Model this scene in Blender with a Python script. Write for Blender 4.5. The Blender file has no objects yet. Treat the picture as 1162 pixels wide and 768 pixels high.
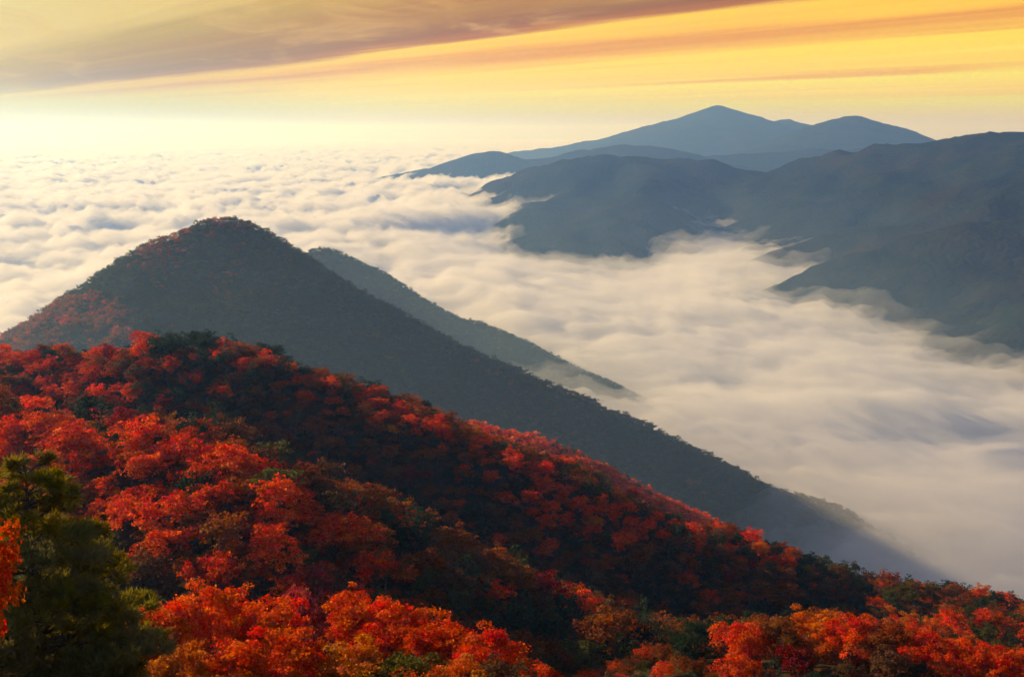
import bpy, math, random
import numpy as np
from mathutils import Vector

R = math.radians
scene = bpy.context.scene
COL = scene.collection
rng = np.random.default_rng(7)
random.seed(7)

# ------------------------------------------------------------------ camera
CAMZ = 600.0
F = 1246.0                                  # focal length in photo pixels
PITCH = math.atan((384 - 150) / F)          # the horizon lies at row 150 of the photo
cam_d = bpy.data.cameras.new("camera")
cam = bpy.data.objects.new("camera", cam_d)
COL.objects.link(cam)
cam.location = (0, 0, CAMZ)
cam.rotation_euler = (math.pi / 2 - PITCH, 0, 0)
cam_d.sensor_width = 36
cam_d.lens = 36 * F / 1162
cam_d.clip_start = 0.5
cam_d.clip_end = 400000
scene.camera = cam

# ------------------------------------------------------------------ sun, sky, exposure
SUN_AZ = R(-56)          # from the viewing direction, towards the west (negative x)
SUN_EL = R(17)
sun_d = bpy.data.lights.new("sun", 'SUN')
sun_d.energy = 5.0
sun_d.angle = R(0.6)
sun_d.color = (1.0, 0.76, 0.35)
sun = bpy.data.objects.new("sun", sun_d)
COL.objects.link(sun)
sdir = Vector((math.sin(SUN_AZ) * math.cos(SUN_EL), math.cos(SUN_AZ) * math.cos(SUN_EL), math.sin(SUN_EL)))
sun.rotation_euler = sdir.to_track_quat('Z', 'Y').to_euler()
sun.location = (0, 0, 2000)

scene.view_settings.view_transform = 'Standard'
scene.view_settings.look = 'None'
scene.view_settings.gamma = 1
scene.view_settings.use_curve_mapping = False
scene.view_settings.exposure = 0.42

cy = scene.cycles
cy.max_bounces = 10
cy.diffuse_bounces = 3
cy.glossy_bounces = 1
cy.transmission_bounces = 3
cy.transparent_max_bounces = 8
cy.volume_bounces = 3
cy.use_denoising = True
cy.sample_clamp_indirect = 6
cy.use_adaptive_sampling = True
cy.adaptive_threshold = 0.02

SKY = 0.12
world = bpy.data.worlds.new("World")
scene.world = world
world.use_nodes = True


class NT:
    """Small helper that writes shader node trees."""
    def __init__(self, tree):
        self.t = tree
        tree.nodes.clear()

    def new(self, kind, **kw):
        n = self.t.nodes.new(kind)
        for k, v in kw.items():
            setattr(n, k, v)
        return n

    def link(self, a, b):
        self.t.links.new(a, b)

    def put(self, sock, v):
        if v is None:
            return
        if hasattr(v, 'is_output'):
            self.link(v, sock)
        else:
            if isinstance(v, (tuple, list)) and len(v) == 3 and sock.type == 'RGBA':
                v = (*v, 1)
            sock.default_value = v

    def m(self, op, a, b=None, c=None, clamp=False):
        n = self.new('ShaderNodeMath', operation=op, use_clamp=clamp)
        self.put(n.inputs[0], a); self.put(n.inputs[1], b); self.put(n.inputs[2], c)
        return n.outputs[0]

    def mix(self, f, a, b, blend='MIX'):
        n = self.new('ShaderNodeMix', data_type='RGBA', blend_type=blend)
        n.clamp_factor = True
        self.put(n.inputs[0], f); self.put(n.inputs[6], a); self.put(n.inputs[7], b)
        return n.outputs[2]

    def step(self, v, lo, hi, a=0.0, b=1.0, smooth=True):
        n = self.new('ShaderNodeMapRange', interpolation_type='SMOOTHSTEP' if smooth else 'LINEAR')
        n.clamp = True
        self.put(n.inputs[0], v); self.put(n.inputs[1], lo); self.put(n.inputs[2], hi)
        self.put(n.inputs[3], a); self.put(n.inputs[4], b)
        return n.outputs[0]

    def noise(self, vec, scale, detail=3, rough=0.5, dist=0.0):
        n = self.new('ShaderNodeTexNoise')
        self.put(n.inputs['Vector'], vec)
        n.inputs['Scale'].default_value = scale
        n.inputs['Detail'].default_value = detail
        n.inputs['Roughness'].default_value = rough
        n.inputs['Distortion'].default_value = dist
        return n.outputs[0]

    def xyz(self, x, y, z=0.0):
        n = self.new('ShaderNodeCombineXYZ')
        self.put(n.inputs[0], x); self.put(n.inputs[1], y); self.put(n.inputs[2], z)
        return n.outputs[0]

    def ramp(self, f, stops):
        n = self.new('ShaderNodeValToRGB')
        e = n.color_ramp.elements
        while len(e) < len(stops):
            e.new(0.5)
        for k, (p, c) in enumerate(stops):
            e[k].position = p
            e[k].color = (*c, 1)
        self.put(n.inputs[0], f)
        return n.outputs[0]


def lin(r, g, b):
    """sRGB 0..255 to linear."""
    return tuple((c / 255 / 12.92) if c / 255 <= 0.04045 else ((c / 255 + 0.055) / 1.055) ** 2.4 for c in (r, g, b))


def build_world():
    w = NT(world.node_tree)
    geo = w.new('ShaderNodeTexCoord')
    sep = w.new('ShaderNodeSeparateXYZ')
    w.link(geo.outputs['Generated'], sep.inputs[0])
    x, y, z = sep.outputs
    sky = w.new('ShaderNodeTexSky', sky_type='NISHITA')
    sky.sun_disc = False
    sky.sun_elevation = SUN_EL
    sky.sun_rotation = SUN_AZ            # clockwise from +y seen from above
    sky.altitude = 600
    sky.air_density = 1.2
    sky.dust_density = 1.0
    zc = w.m('MAXIMUM', z, 0.006)
    # the cloud layer is a level sheet overhead: coordinates where the view ray meets it
    gx = w.m('DIVIDE', x, zc); gy = w.m('DIVIDE', y, zc)
    s = w.m('ADD', w.m('MULTIPLY', gx, 0.795), w.m('MULTIPLY', gy, 0.605))      # across the streaks
    t = w.m('SUBTRACT', w.m('MULTIPLY', gy, 0.795), w.m('MULTIPLY', gx, 0.605))  # along the streaks
    ls = w.m('LOGARITHM', w.m('MAXIMUM', w.m('ADD', s, 1.0), 0.2), math.e)
    lt = w.m('DIVIDE', t, w.m('ADD', w.m('ABSOLUTE', s), 3.0))
    n1 = w.noise(w.xyz(w.m('MULTIPLY', ls, 2.2), w.m('MULTIPLY', lt, 0.55), 3.1), 1.0, 4, 0.55, 0.4)
    n2 = w.noise(w.xyz(w.m('MULTIPLY', ls, 11.0), w.m('MULTIPLY', lt, 0.8), 8.7), 1.0, 5, 0.6, 0.6)
    l2 = w.m('ADD', ls, w.m('ADD', w.m('MULTIPLY', w.m('SUBTRACT', n1, 0.5), 0.25), w.m('MULTIPLY', w.m('SUBTRACT', n2, 0.5), 0.22)))
    l2 = w.m('SUBTRACT', l2, 0.075)
    f = w.m('DIVIDE', l2, 4.0)
    L = lambda s_: math.log(s_ + 1) / 4.0
    k = 1 / SKY
    sc = lambda c, g=1.0: tuple(v * k * g for v in lin(*c))
    # the ramp cannot hold values above one reliably, so it holds display colours and is scaled after
    def ramp(f, stops):
        return w.ramp(f, [(p, lin(*c)) for p, c in stops])
    streaks = ramp(f, [
        (0.00, (235, 190, 110)),
        (L(2.0), (255, 232, 150)),
        (L(3.0), (252, 216, 118)),
        (L(3.8), (200, 158, 50)),
        (L(4.8), (178, 120, 12)),
        (L(6.1), (150, 90, 0)),
        (L(6.6), (184, 108, 0)),
        (L(7.0), (255, 206, 24)),
        (L(7.5), (255, 196, 24)),
        (L(8.1), (226, 150, 30)),
        (L(8.8), (240, 180, 24)),
        (L(10.0), (252, 216, 28)),
        (L(14.0), (248, 208, 40)),
        (L(18.0), (244, 224, 50)),
        (L(24.0), (240, 190, 24)),
        (L(32.0), (230, 222, 50)),
    ])
    brk = w.noise(w.xyz(w.m('MULTIPLY', ls, 3.0), w.m('MULTIPLY', lt, 3.5), 5.5), 1.0, 4, 0.6, 0.8)
    streaks = w.mix(w.m('MULTIPLY', w.step(brk, 0.5, 0.72), w.step(s, 9.0, 6.0, 0.0, 0.45)), streaks, lin(236, 186, 92))
    n3 = w.noise(w.xyz(w.m('MULTIPLY', ls, 8.0), w.m('MULTIPLY', lt, 0.9), 2.2), 1.0, 3, 0.5, 0.5)
    streaks = w.mix(w.m('MULTIPLY', w.step(n3, 0.50, 0.72), w.m('MULTIPLY', w.step(s, 8.0, 11.0, 0.1, 0.6), w.step(brk, 0.3, 0.6, 0.2, 1.0))), streaks, lin(226, 138, 22))
    streaks = w.mix(w.m('MULTIPLY', w.step(n3, 0.46, 0.30), w.step(s, 8.0, 11.0, 0.1, 0.5)), streaks, lin(255, 232, 90))
    band = ramp(w.m('MULTIPLY', w.m('MAXIMUM', z, 0.0), 5.0), [
        (0.00, (230, 196, 56)),
        (0.05, (232, 208, 44)),
        (0.12, (236, 222, 34)),
        (0.22, (246, 218, 40)),
        (0.5, (242, 196, 40)),
    ])
    f_band = w.step(z, 0.018, 0.045, 1.0, 0.0)
    col = w.mix(f_band, streaks, band)
    # glow towards the sun: pale yellow
    dot = w.new('ShaderNodeVectorMath', operation='DOT_PRODUCT')
    w.link(geo.outputs['Generated'], dot.inputs[0])
    dot.inputs[1].default_value = (math.sin(SUN_AZ), math.cos(SUN_AZ), 0.06)
    glow = w.step(dot.outputs['Value'], 0.55, 1.0)
    low = w.step(z, 0.0, 0.35, 1.0, 0.0)
    col = w.mix(w.m('MULTIPLY', w.m('MULTIPLY', glow, low), 0.4), col, lin(255, 226, 80))
    # bring to world strength, and let the streaks thin out overhead into the plain daylight sky
    up = w.new('ShaderNodeVectorMath', operation='SCALE')
    w.link(col, up.inputs[0])
    w.link(w.m('MULTIPLY', w.m('MULTIPLY', w.step(z, 0.0, 0.04, 0.66, 0.84), w.step(glow, 0.0, 0.6, 1.0, 0.72)), k), up.inputs['Scale'])
    front = w.step(y, -0.45, 0.35)
    cover = w.m('MULTIPLY', w.step(z, 0.13, 0.26, 1.0, 0.0), front)
    fill_sky = w.mix(1.0, sky.outputs[0], (0.68, 0.64, 0.84), 'MULTIPLY')     # skylight dimmed and tinted mauve, added to set the ambient fill
    total = w.mix(cover, fill_sky, up.outputs[0])
    bg = w.new('ShaderNodeBackground')
    w.link(total, bg.inputs['Color'])
    bg.inputs['Strength'].default_value = SKY
    out = w.new('ShaderNodeOutputWorld')
    w.link(bg.outputs[0], out.inputs['Surface'])


build_world()


# ------------------------------------------------------------------ helpers
def at(px, py, Y):
    """The point at forward distance Y seen at photo pixel px, py."""
    u, v = (px - 581) / F, (384 - py) / F
    d = (u, math.cos(PITCH) + v * math.sin(PITCH), -math.sin(PITCH) + v * math.cos(PITCH))
    k = Y / d[1]
    return np.array((d[0] * k, Y, CAMZ + d[2] * k))


def project(p):
    """World points (n,3) to photo pixels and depth."""
    p = np.asarray(p, float)
    x, y, z = p[..., 0], p[..., 1], p[..., 2] - CAMZ
    dep = y * math.cos(PITCH) - z * math.sin(PITCH)
    up = y * math.sin(PITCH) + z * math.cos(PITCH)
    dep = np.maximum(dep, 1e-3)
    return 581 + F * x / dep, 384 - F * up / dep, dep


_perm = np.random.default_rng(11).permutation(256)
_perm = np.concatenate([_perm, _perm, _perm])
_ang = np.random.default_rng(5).uniform(0, 2 * np.pi, 256)
_gx, _gy = np.cos(_ang), np.sin(_ang)


def perlin(x, y, seed=0):
    xi, yi = np.floor(x).astype(np.int64), np.floor(y).astype(np.int64)
    fx, fy = x - xi, y - yi
    u, v = fx * fx * fx * (fx * (fx * 6 - 15) + 10), fy * fy * fy * (fy * (fy * 6 - 15) + 10)

    def g(ix, iy, dx, dy):
        h = _perm[_perm[(ix + seed * 17) & 255] + ((iy + seed * 31) & 255)]
        return _gx[h] * dx + _gy[h] * dy
    a = g(xi, yi, fx, fy); b = g(xi + 1, yi, fx - 1, fy)
    c = g(xi, yi + 1, fx, fy - 1); d = g(xi + 1, yi + 1, fx - 1, fy - 1)
    return 1.5 * (a + u * (b - a) + v * ((c + u * (d - c)) - (a + u * (b - a))))


def fbm(x, y, wl, octs=4, gain=0.5, seed=0):
    s = np.zeros_like(x, dtype=float); a = 1.0; f = 1.0 / wl
    for k in range(octs):
        s += a * perlin(x * f + 13.7 * k, y * f - 7.3 * k, seed + k)
        a *= gain; f *= 2.03
    return s


def billow(x, y, wl, octs=4, gain=0.5, seed=0):
    s = np.zeros_like(x, dtype=float); a = 1.0; f = 1.0 / wl; n = 0
    for k in range(octs):
        p = perlin(x * f + 5.1 * k, y * f + 9.9 * k, seed + k)
        s += a * np.sqrt(p * p + 0.004); n += a
        a *= gain; f *= 2.07
    return s / n


def ridge_height(x, y, line, slope, width, slope_far=None):
    """Height of a ridge with the given crest line; the sides fall at SLOPE (SLOPE_FAR on the side away from the camera)."""
    h = np.full(np.shape(x), -1e9)
    for a, b in zip(line[:-1], line[1:]):
        dx, dy = b[0] - a[0], b[1] - a[1]
        L2 = dx * dx + dy * dy + 1e-9
        t = np.clip(((x - a[0]) * dx + (y - a[1]) * dy) / L2, 0, 1)
        qx, qy = x - a[0] - t * dx, y - a[1] - t * dy
        d = np.sqrt(qx * qx + qy * qy)
        s = slope
        if slope_far is not None:
            s = np.where(qy > 0, slope_far, slope)
        h = np.maximum(h, a[2] + t * (b[2] - a[2]) - s * (np.sqrt(d * d + width * width) - width))
    return h


def smax(a, b, k):
    d = np.clip(0.5 + 0.5 * (a - b) / k, 0, 1)
    return b + (a - b) * d + k * d * (1 - d)


def smooth_line(pts, n=4):
    """Catmull-Rom through the crest points."""
    p = np.array(pts, float)
    p = np.vstack([2 * p[0] - p[1], p, 2 * p[-1] - p[-2]])
    out = []
    for i in range(1, len(p) - 2):
        for k in range(n):
            t = k / n
            out.append(0.5 * (2 * p[i] + (p[i + 1] - p[i - 1]) * t + (2 * p[i - 1] - 5 * p[i] + 4 * p[i + 1] - p[i + 2]) * t * t
                              + (3 * p[i] - p[i - 1] - 3 * p[i + 1] + p[i + 2]) * t ** 3))
    out.append(p[-2])
    return np.array(out)


def crest(pix, drop=0.0):
    c = np.array([at(*q) for q in pix])
    c[:, 2] -= drop
    return smooth_line(c)


def mesh_np(name, co, faces, smooth=False):
    """A mesh from numpy arrays; FACES is (n,3) or (n,4)."""
    me = bpy.data.meshes.new(name)
    co = np.ascontiguousarray(co, dtype=np.float32); faces = np.ascontiguousarray(faces, dtype=np.int32)
    n, k = faces.shape
    me.vertices.add(len(co)); me.vertices.foreach_set('co', co.ravel())
    me.loops.add(n * k); me.loops.foreach_set('vertex_index', faces.ravel())
    me.polygons.add(n)
    me.polygons.foreach_set('loop_start', np.arange(0, n * k, k, dtype=np.int32))
    me.polygons.foreach_set('loop_total', np.full(n, k, dtype=np.int32))
    if smooth:
        me.polygons.foreach_set('use_smooth', np.ones(n, dtype=bool))
    me.update(calc_edges=True)
    return me


def grid_faces(nu, nv):
    i = np.arange(nu * nv).reshape(nu, nv)
    return np.stack([i[:-1, :-1], i[1:, :-1], i[1:, 1:], i[:-1, 1:]], axis=-1).reshape(-1, 4)


def add(name, me, mat=None, parent=None, label=None, category=None, kind=None, group=None):
    o = bpy.data.objects.new(name, me)
    COL.objects.link(o)
    if mat is not None and me is not None and len(me.materials) == 0:
        me.materials.append(mat)
    if parent is not None:
        o.parent = parent
    for k, v in (('label', label), ('category', category), ('kind', kind), ('group', group)):
        if v:
            o[k] = v
    return o


# ------------------------------------------------------------------ materials
def material(name):
    m = bpy.data.materials.new(name)
    m.use_nodes = True
    return m, NT(m.node_tree)


def ground_material(name, a, b, c, scale, bump=0.0, bump_scale=1.0):
    m, n = material(name)
    tc = n.new('ShaderNodeNewGeometry')
    p = tc.outputs['Position']
    n1 = n.noise(p, scale, 5, 0.6)
    n2 = n.noise(p, scale * 0.13, 4, 0.55)
    col = n.mix(n.step(n1, 0.36, 0.64), a, b)
    col = n.mix(n.step(n2, 0.46, 0.66), col, c)
    bs = n.new('ShaderNodeBsdfDiffuse')
    n.link(col, bs.inputs['Color'])
    if bump:
        bp = n.new('ShaderNodeBump')
        bp.inputs['Strength'].default_value = 1.0
        bp.inputs['Distance'].default_value = bump
        vor = n.new('ShaderNodeTexVoronoi')
        n.link(p, vor.inputs['Vector'])
        vor.inputs['Scale'].default_value = bump_scale
        n.link(n.m('SUBTRACT', 1.0, vor.outputs['Distance']), bp.inputs['Height'])
        n.link(bp.outputs[0], bs.inputs['Normal'])
    out = n.new('ShaderNodeOutputMaterial')
    n.link(bs.outputs[0], out.inputs['Surface'])
    return m


M_litter = ground_material('leaf_litter', (0.045, 0.028, 0.016), (0.09, 0.045, 0.02), (0.03, 0.035, 0.016), 0.5)
M_wood_near = ground_material('wooded_slope', (0.016, 0.028, 0.020), (0.035, 0.030, 0.018), (0.025, 0.034, 0.02), 0.12)
M_wood_far = ground_material('wooded_mountain', (0.014, 0.026, 0.020), (0.026, 0.032, 0.022), (0.034, 0.030, 0.020), 0.02, 2.5, 0.09)


def leaf_material(name, instanced, needles=False):
    """Leaves: the tree's own colour, varied from clump to clump and leaf to leaf; thin, so light comes through."""
    m, n = material(name)
    if instanced:
        a = n.new('ShaderNodeAttribute', attribute_type='INSTANCER', attribute_name='tint')
        base = a.outputs['Color']
    else:
        a = n.new('ShaderNodeObjectInfo')
        base = a.outputs['Color']
    v = n.new('ShaderNodeAttribute', attribute_type='GEOMETRY', attribute_name='vary')
    sp = n.new('ShaderNodeSeparateXYZ')
    n.link(v.outputs['Vector'], sp.inputs[0])
    hs = n.new('ShaderNodeHueSaturation')
    n.link(base, hs.inputs['Color'])
    n.link(n.m('ADD', n.m('MULTIPLY', n.m('SUBTRACT', sp.outputs[0], 0.5), 0.05), 0.5), hs.inputs['Hue'])
    n.link(n.m('ADD', n.m('MULTIPLY', sp.outputs[2], 0.25), 0.95), hs.inputs['Saturation'])
    n.link(n.m('ADD', n.m('MULTIPLY', sp.outputs[1], 1.0), 0.5), hs.inputs['Value'])
    d = n.new('ShaderNodeBsdfDiffuse'); n.link(hs.outputs[0], d.inputs['Color'])
    t = n.new('ShaderNodeBsdfTranslucent'); n.link(hs.outputs[0], t.inputs['Color'])
    mx = n.new('ShaderNodeMixShader')
    mx.inputs[0].default_value = 0.45 if needles else 0.5
    n.link(d.outputs[0], mx.inputs[1]); n.link(t.outputs[0], mx.inputs[2])
    out = n.new('ShaderNodeOutputMaterial')
    n.link(mx.outputs[0], out.inputs['Surface'])
    return m


M_leaf = leaf_material('autumn_leaves', False)
M_leaf_i = leaf_material('autumn_leaves_far', True)
M_needle = leaf_material('pine_needles', False, True)
M_bark = ground_material('bark', (0.06, 0.045, 0.035), (0.12, 0.095, 0.075), (0.05, 0.04, 0.03), 6.0)


# ------------------------------------------------------------------ the lie of the land
FOG_Z = 300.0
T = 5.0        # trees stand this much above the ground on the crests

LINE_A = crest([(-260, 430, 330), (-120, 402, 315), (0, 391, 300), (70, 388, 297), (130, 386, 296), (190, 371, 296), (260, 383, 290), (330, 403, 284),
                (400, 433, 276), (480, 462, 268), (550, 500, 258), (620, 535, 250), (680, 560, 246), (740, 573, 250), (800, 585, 256),
                (845, 604, 262), (875, 640, 268), (900, 690, 272), (930, 760, 275)], T + 3.5)
LINE_B = crest([(-140, 470, 215), (0, 466, 196), (80, 478, 184), (150, 484, 174), (215, 510, 162), (260, 556, 150), (300, 600, 140), (335, 650, 132)], T + 1)
LINE_C = crest([(760, 770, 112), (830, 712, 112), (890, 700, 112), (950, 703, 108), (1010, 718, 106), (1080, 728, 103), (1162, 745, 98), (1300, 770, 92)], T + 2)
LINE_D = crest([(975, 700, 232), (1000, 664, 236), (1060, 656, 242), (1110, 668, 240), (1162, 682, 236), (1260, 700, 230), (1380, 740, 226)], T + 5)
LINE_D2 = crest([(1040, 710, 190), (1100, 692, 186), (1162, 690, 180), (1260, 700, 172)], T + 6)


def H_near(x, y):
    d = np.sqrt(x * x + y * y)
    k = CAMZ - 2 - 0.5 * np.minimum(d, 76) - 1.05 * np.maximum(d - 76, 0)
    az = x / np.maximum(y, 1.0)
    k = k - 13.0 * np.clip((az - 0.01) / 0.09, 0, 1) * np.clip((d - 40) / 35, 0, 1)
    h = ridge_height(x, y, LINE_A, 0.62, 14, 0.62)
    h = smax(h, ridge_height(x, y, LINE_B, 0.64, 10), 5)
    h = smax(h, ridge_height(x, y, LINE_C, 0.6, 8), 4)
    h = smax(h, ridge_height(x, y, LINE_D, 0.45, 12), 4)
    h = smax(h, ridge_height(x, y, LINE_D2, 0.5, 10), 4)
    h = smax(h, k, 4)
    return h + 2.0 * fbm(x, y, 38, 3, 0.5, 2)


LINE_M = crest([(-260, 520, 930), (-150, 462, 930), (-60, 412, 925), (0, 386, 920), (60, 357, 922), (120, 315, 930), (180, 277, 945), (225, 257, 955), (258, 247, 960), (300, 267, 955),
                (340, 290, 945), (400, 327, 925), (480, 372, 900), (560, 407, 880), (640, 443, 862), (720, 478, 846), (800, 518, 830),
                (870, 548, 815), (940, 571, 800), (978, 597, 788), (1003, 634, 778), (1020, 710, 770)], 4.0)
LINE_M2 = crest([(180, 277, 945), (165, 330, 870), (150, 372, 800), (140, 420, 740)], 6.0)        # spur towards the camera
LINE_M3 = crest([(560, 407, 880), (590, 480, 800), (620, 560, 720)], 22.0)
LINE_M4 = crest([(800, 518, 830), (830, 570, 770), (860, 640, 710)], 18.0)
LINE_M0 = crest([(480, 478, 500), (560, 487, 495), (620, 511, 480), (680, 548, 470), (740, 600, 470)], 4.0)   # low shoulder behind the red ridge


def line_dist(x, y, line):
    d = np.full(np.shape(x), 1e9)
    for a, b in zip(line[:-1], line[1:]):
        dx, dy = b[0] - a[0], b[1] - a[1]
        t = np.clip(((x - a[0]) * dx + (y - a[1]) * dy) / (dx * dx + dy * dy + 1e-9), 0, 1)
        d = np.minimum(d, np.hypot(x - a[0] - t * dx, y - a[1] - t * dy))
    return d


def H_mid(x, y):
    h = ridge_height(x, y, LINE_M, 0.66, 10, 0.7)
    for l in (LINE_M2, LINE_M3, LINE_M4):
        h = smax(h, ridge_height(x, y, l, 0.62, 14), 14)
    dc = np.clip(line_dist(x, y, LINE_M) / 90, 0, 1)
    gully = np.abs(fbm(x, y, 110, 4, 0.5, 24))
    h = h + (2.5 + 4 * dc) * fbm(x, y, 150, 4, 0.5, 4) + 2.2 * fbm(x, y, 36, 3, 0.5, 14) - dc * 26 * gully
    return smax(h, ridge_height(x, y, LINE_M0, 0.6, 12) + 2 * fbm(x, y, 40, 3, 0.5, 19), 6)


LINE_E = crest([(250, 330, 1620), (300, 297, 1590), (345, 287, 1560), (375, 287, 1540), (410, 308, 1520), (460, 344, 1490), (500, 357, 1440), (545, 369, 1390),
                (575, 384, 1345), (592, 390, 1320), (612, 402, 1295), (640, 416, 1265), (668, 430, 1235), (694, 447, 1205), (730, 485, 1180)], 2.5)


def H_back(x, y):
    return ridge_height(x, y, LINE_E, 0.62, 14) + 9 * fbm(x, y, 130, 4, 0.5, 6)


LINE_F = crest([(430, 224, 5600), (480, 219, 5300), (530, 214, 5000), (575, 203, 4700), (620, 188, 4450), (680, 178, 4250), (740, 174, 4150), (790, 176, 4080),
                (830, 186, 4020), (870, 199, 3980), (930, 225, 3900), (1000, 260, 3800)])
LINE_F2 = crest([(740, 174, 4150), (732, 205, 3600), (712, 238, 3100), (700, 266, 2850)], 15)
LINE_F3 = crest([(575, 203, 4700), (598, 224, 4000), (628, 243, 3450), (645, 262, 3050), (655, 288, 2740)], 4)
LINE_F4 = crest([(660, 195, 4300), (668, 215, 3800), (675, 240, 3300), (680, 265, 2950)], 8)
LINE_G = crest([(800, 215, 3900), (860, 198, 3800), (920, 186, 3700), (980, 176, 3600), (1050, 162, 3450), (1100, 154, 3350), (1162, 146, 3200), (1260, 128, 3000), (1400, 110, 2700),
                (1600, 120, 2400)])
LINE_G2 = crest([(1300, 172, 2500), (1230, 184, 2550), (1162, 196, 2600), (1100, 212, 2650), (1040, 232, 2680), (980, 250, 2700), (920, 275, 2680), (880, 300, 2640)], 0)
LINE_G3 = crest([(1400, 200, 1900), (1300, 214, 1960), (1230, 226, 2000), (1162, 240, 2040), (1100, 256, 2070), (1050, 268, 2090), (1000, 287, 2110), (960, 312, 2110)], 0)
LINE_G4 = crest([(1400, 300, 1560), (1300, 318, 1600), (1220, 338, 1640), (1162, 360, 1660), (1120, 385, 1660)], 0)


def H_right(x, y):
    h = ridge_height(x, y, LINE_F, 0.5, 90)
    h = smax(h, ridge_height(x, y, LINE_F2, 0.5, 60), 40)
    h = smax(h, ridge_height(x, y, LINE_F3, 0.4, 60), 30)
    h = smax(h, ridge_height(x, y, LINE_F4, 0.4, 60), 30)
    h = smax(h, ridge_height(x, y, LINE_G, 0.42, 80), 30)
    h = smax(h, ridge_height(x, y, LINE_G2, 0.46, 50), 30)
    h = smax(h, ridge_height(x, y, LINE_G3, 0.46, 40), 25)
    h = smax(h, ridge_height(x, y, LINE_G4, 0.5, 30), 20)
    n = fbm(x, y, 420, 5, 0.55, 8)
    return h + 28 * n - 24 * np.abs(fbm(x, y, 260, 3, 0.5, 21))


LINE_H = crest([(440, 200, 6600), (500, 187, 6450), (525, 179, 6350), (555, 171, 6300), (585, 178, 6200), (620, 178, 6150), (650, 172, 6100), (690, 166, 6000), (730, 165, 5950),
                (770, 170, 5900), (830, 185, 5800)])
LINE_I = crest([(560, 175, 9500), (655, 163, 9272), (700, 152, 9120), (735, 145, 9082), (760, 140, 9044), (788, 131, 9006), (802, 127, 9006), (816, 120, 8968), (830, 128, 8968), (842, 132, 8968),
                (865, 141, 8892), (890, 135, 8892), (905, 140, 8816), (925, 153, 8816), (990, 173, 8816)])
LINE_J = crest([(740, 188, 7298), (820, 175, 7216), (880, 161, 7134), (905, 153, 7134), (925, 146, 7134), (945, 138, 7093), (970, 131, 7052), (988, 137, 7052), (1005, 141, 7052), (1025, 148, 7052),
                (1050, 157, 7052), (1100, 163, 6970), (1250, 178, 6888)])
LINE_J2 = crest([(640, 190, 6232), (720, 182, 6150), (800, 176, 6068), (870, 172, 5986), (950, 168, 5904), (1040, 170, 5822), (1200, 176, 5740)])


def hill_grid(name, Hf, x0, x1, y0, y1, step, mat, label, category, floor):
    nx, ny = int((x1 - x0) / step) + 1, int((y1 - y0) / step) + 1
    X, Y = np.meshgrid(np.linspace(x0, x1, nx), np.linspace(y0, y1, ny), indexing='ij')
    Z = np.maximum(Hf(X, Y), floor)
    me = mesh_np(name, np.stack([X, Y, Z], -1).reshape(-1, 3), grid_faces(nx, ny), True)
    return add(name, me, mat, label=label, category=category, kind='structure')


# ground: one sheet out to the horizon, under the fog
g = 45000.0
n = 41
X, Y = np.meshgrid(np.linspace(-g, g, n), np.linspace(-g, g, n), indexing='ij')
add('ground', mesh_np('ground', np.stack([X, Y, np.full_like(X, 130.0)], -1).reshape(-1, 3), grid_faces(n, n)), M_wood_far,
    label='dark wooded valley ground lying under the sea of fog', category='ground', kind='structure')

hill_grid('hillside', H_near, -330, 330, -40, 480, 4.0, M_litter, 'red forested hillside falling from the viewpoint and its curving ridge', 'hillside', 250)
hill_grid('mountain', H_mid, -900, 620, 400, 1500, 7.0, M_wood_near, 'pointed wooded mountain with one shaded flank running down into the fog', 'mountain', 150)
hill_grid('mountain', H_back, -900, 500, 950, 2000, 9.0, M_wood_near, 'low blue-grey ridge showing just behind the pointed mountain', 'mountain', 150)
hill_grid('mountain', H_right, -1500, 3200, 1300, 6300, 22.0, M_wood_far, 'broad dark blue mountain range with folded spurs on the far side of the fog valley', 'mountain', 140)
for LNS, sl, w, x0, x1, y0, y1, st, na, lb in (
        ((LINE_H,), 0.35, 30, -1800, 2400, 5000, 7300, 32, 3, 'thin low blue ridge just above the fog with a small knoll at its tip'),
        ((LINE_I,), 0.3, 25, -2000, 4800, 7200, 10400, 38, 5, 'faint pale violet mountain with the tallest far peak under the yellow sky'),
        ((LINE_J, LINE_J2), 0.34, 25, -700, 5200, 5000, 8400, 34, 7, 'hazy blue mountain with a rounded double top beside the faint tallest peak')):
    def H_far(x, y, LNS=LNS, sl=sl, w=w, na=na):
        h = ridge_height(x, y, LNS[0], sl, w)
        for l in LNS[1:]:
            h = smax(h, ridge_height(x, y, l, sl, w), 40)
        D = LNS[0][1][1]
        return h + 0.0017 * D * fbm(x, y, 0.05 * D, 6, 0.62, na) - 0.0012 * D * np.abs(fbm(x, y, 0.07 * D, 4, 0.6, na + 3))
    hill_grid('mountain', H_far, x0, x1, y0, y1, st, M_wood_far, lb, 'mountain', 140)


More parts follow.
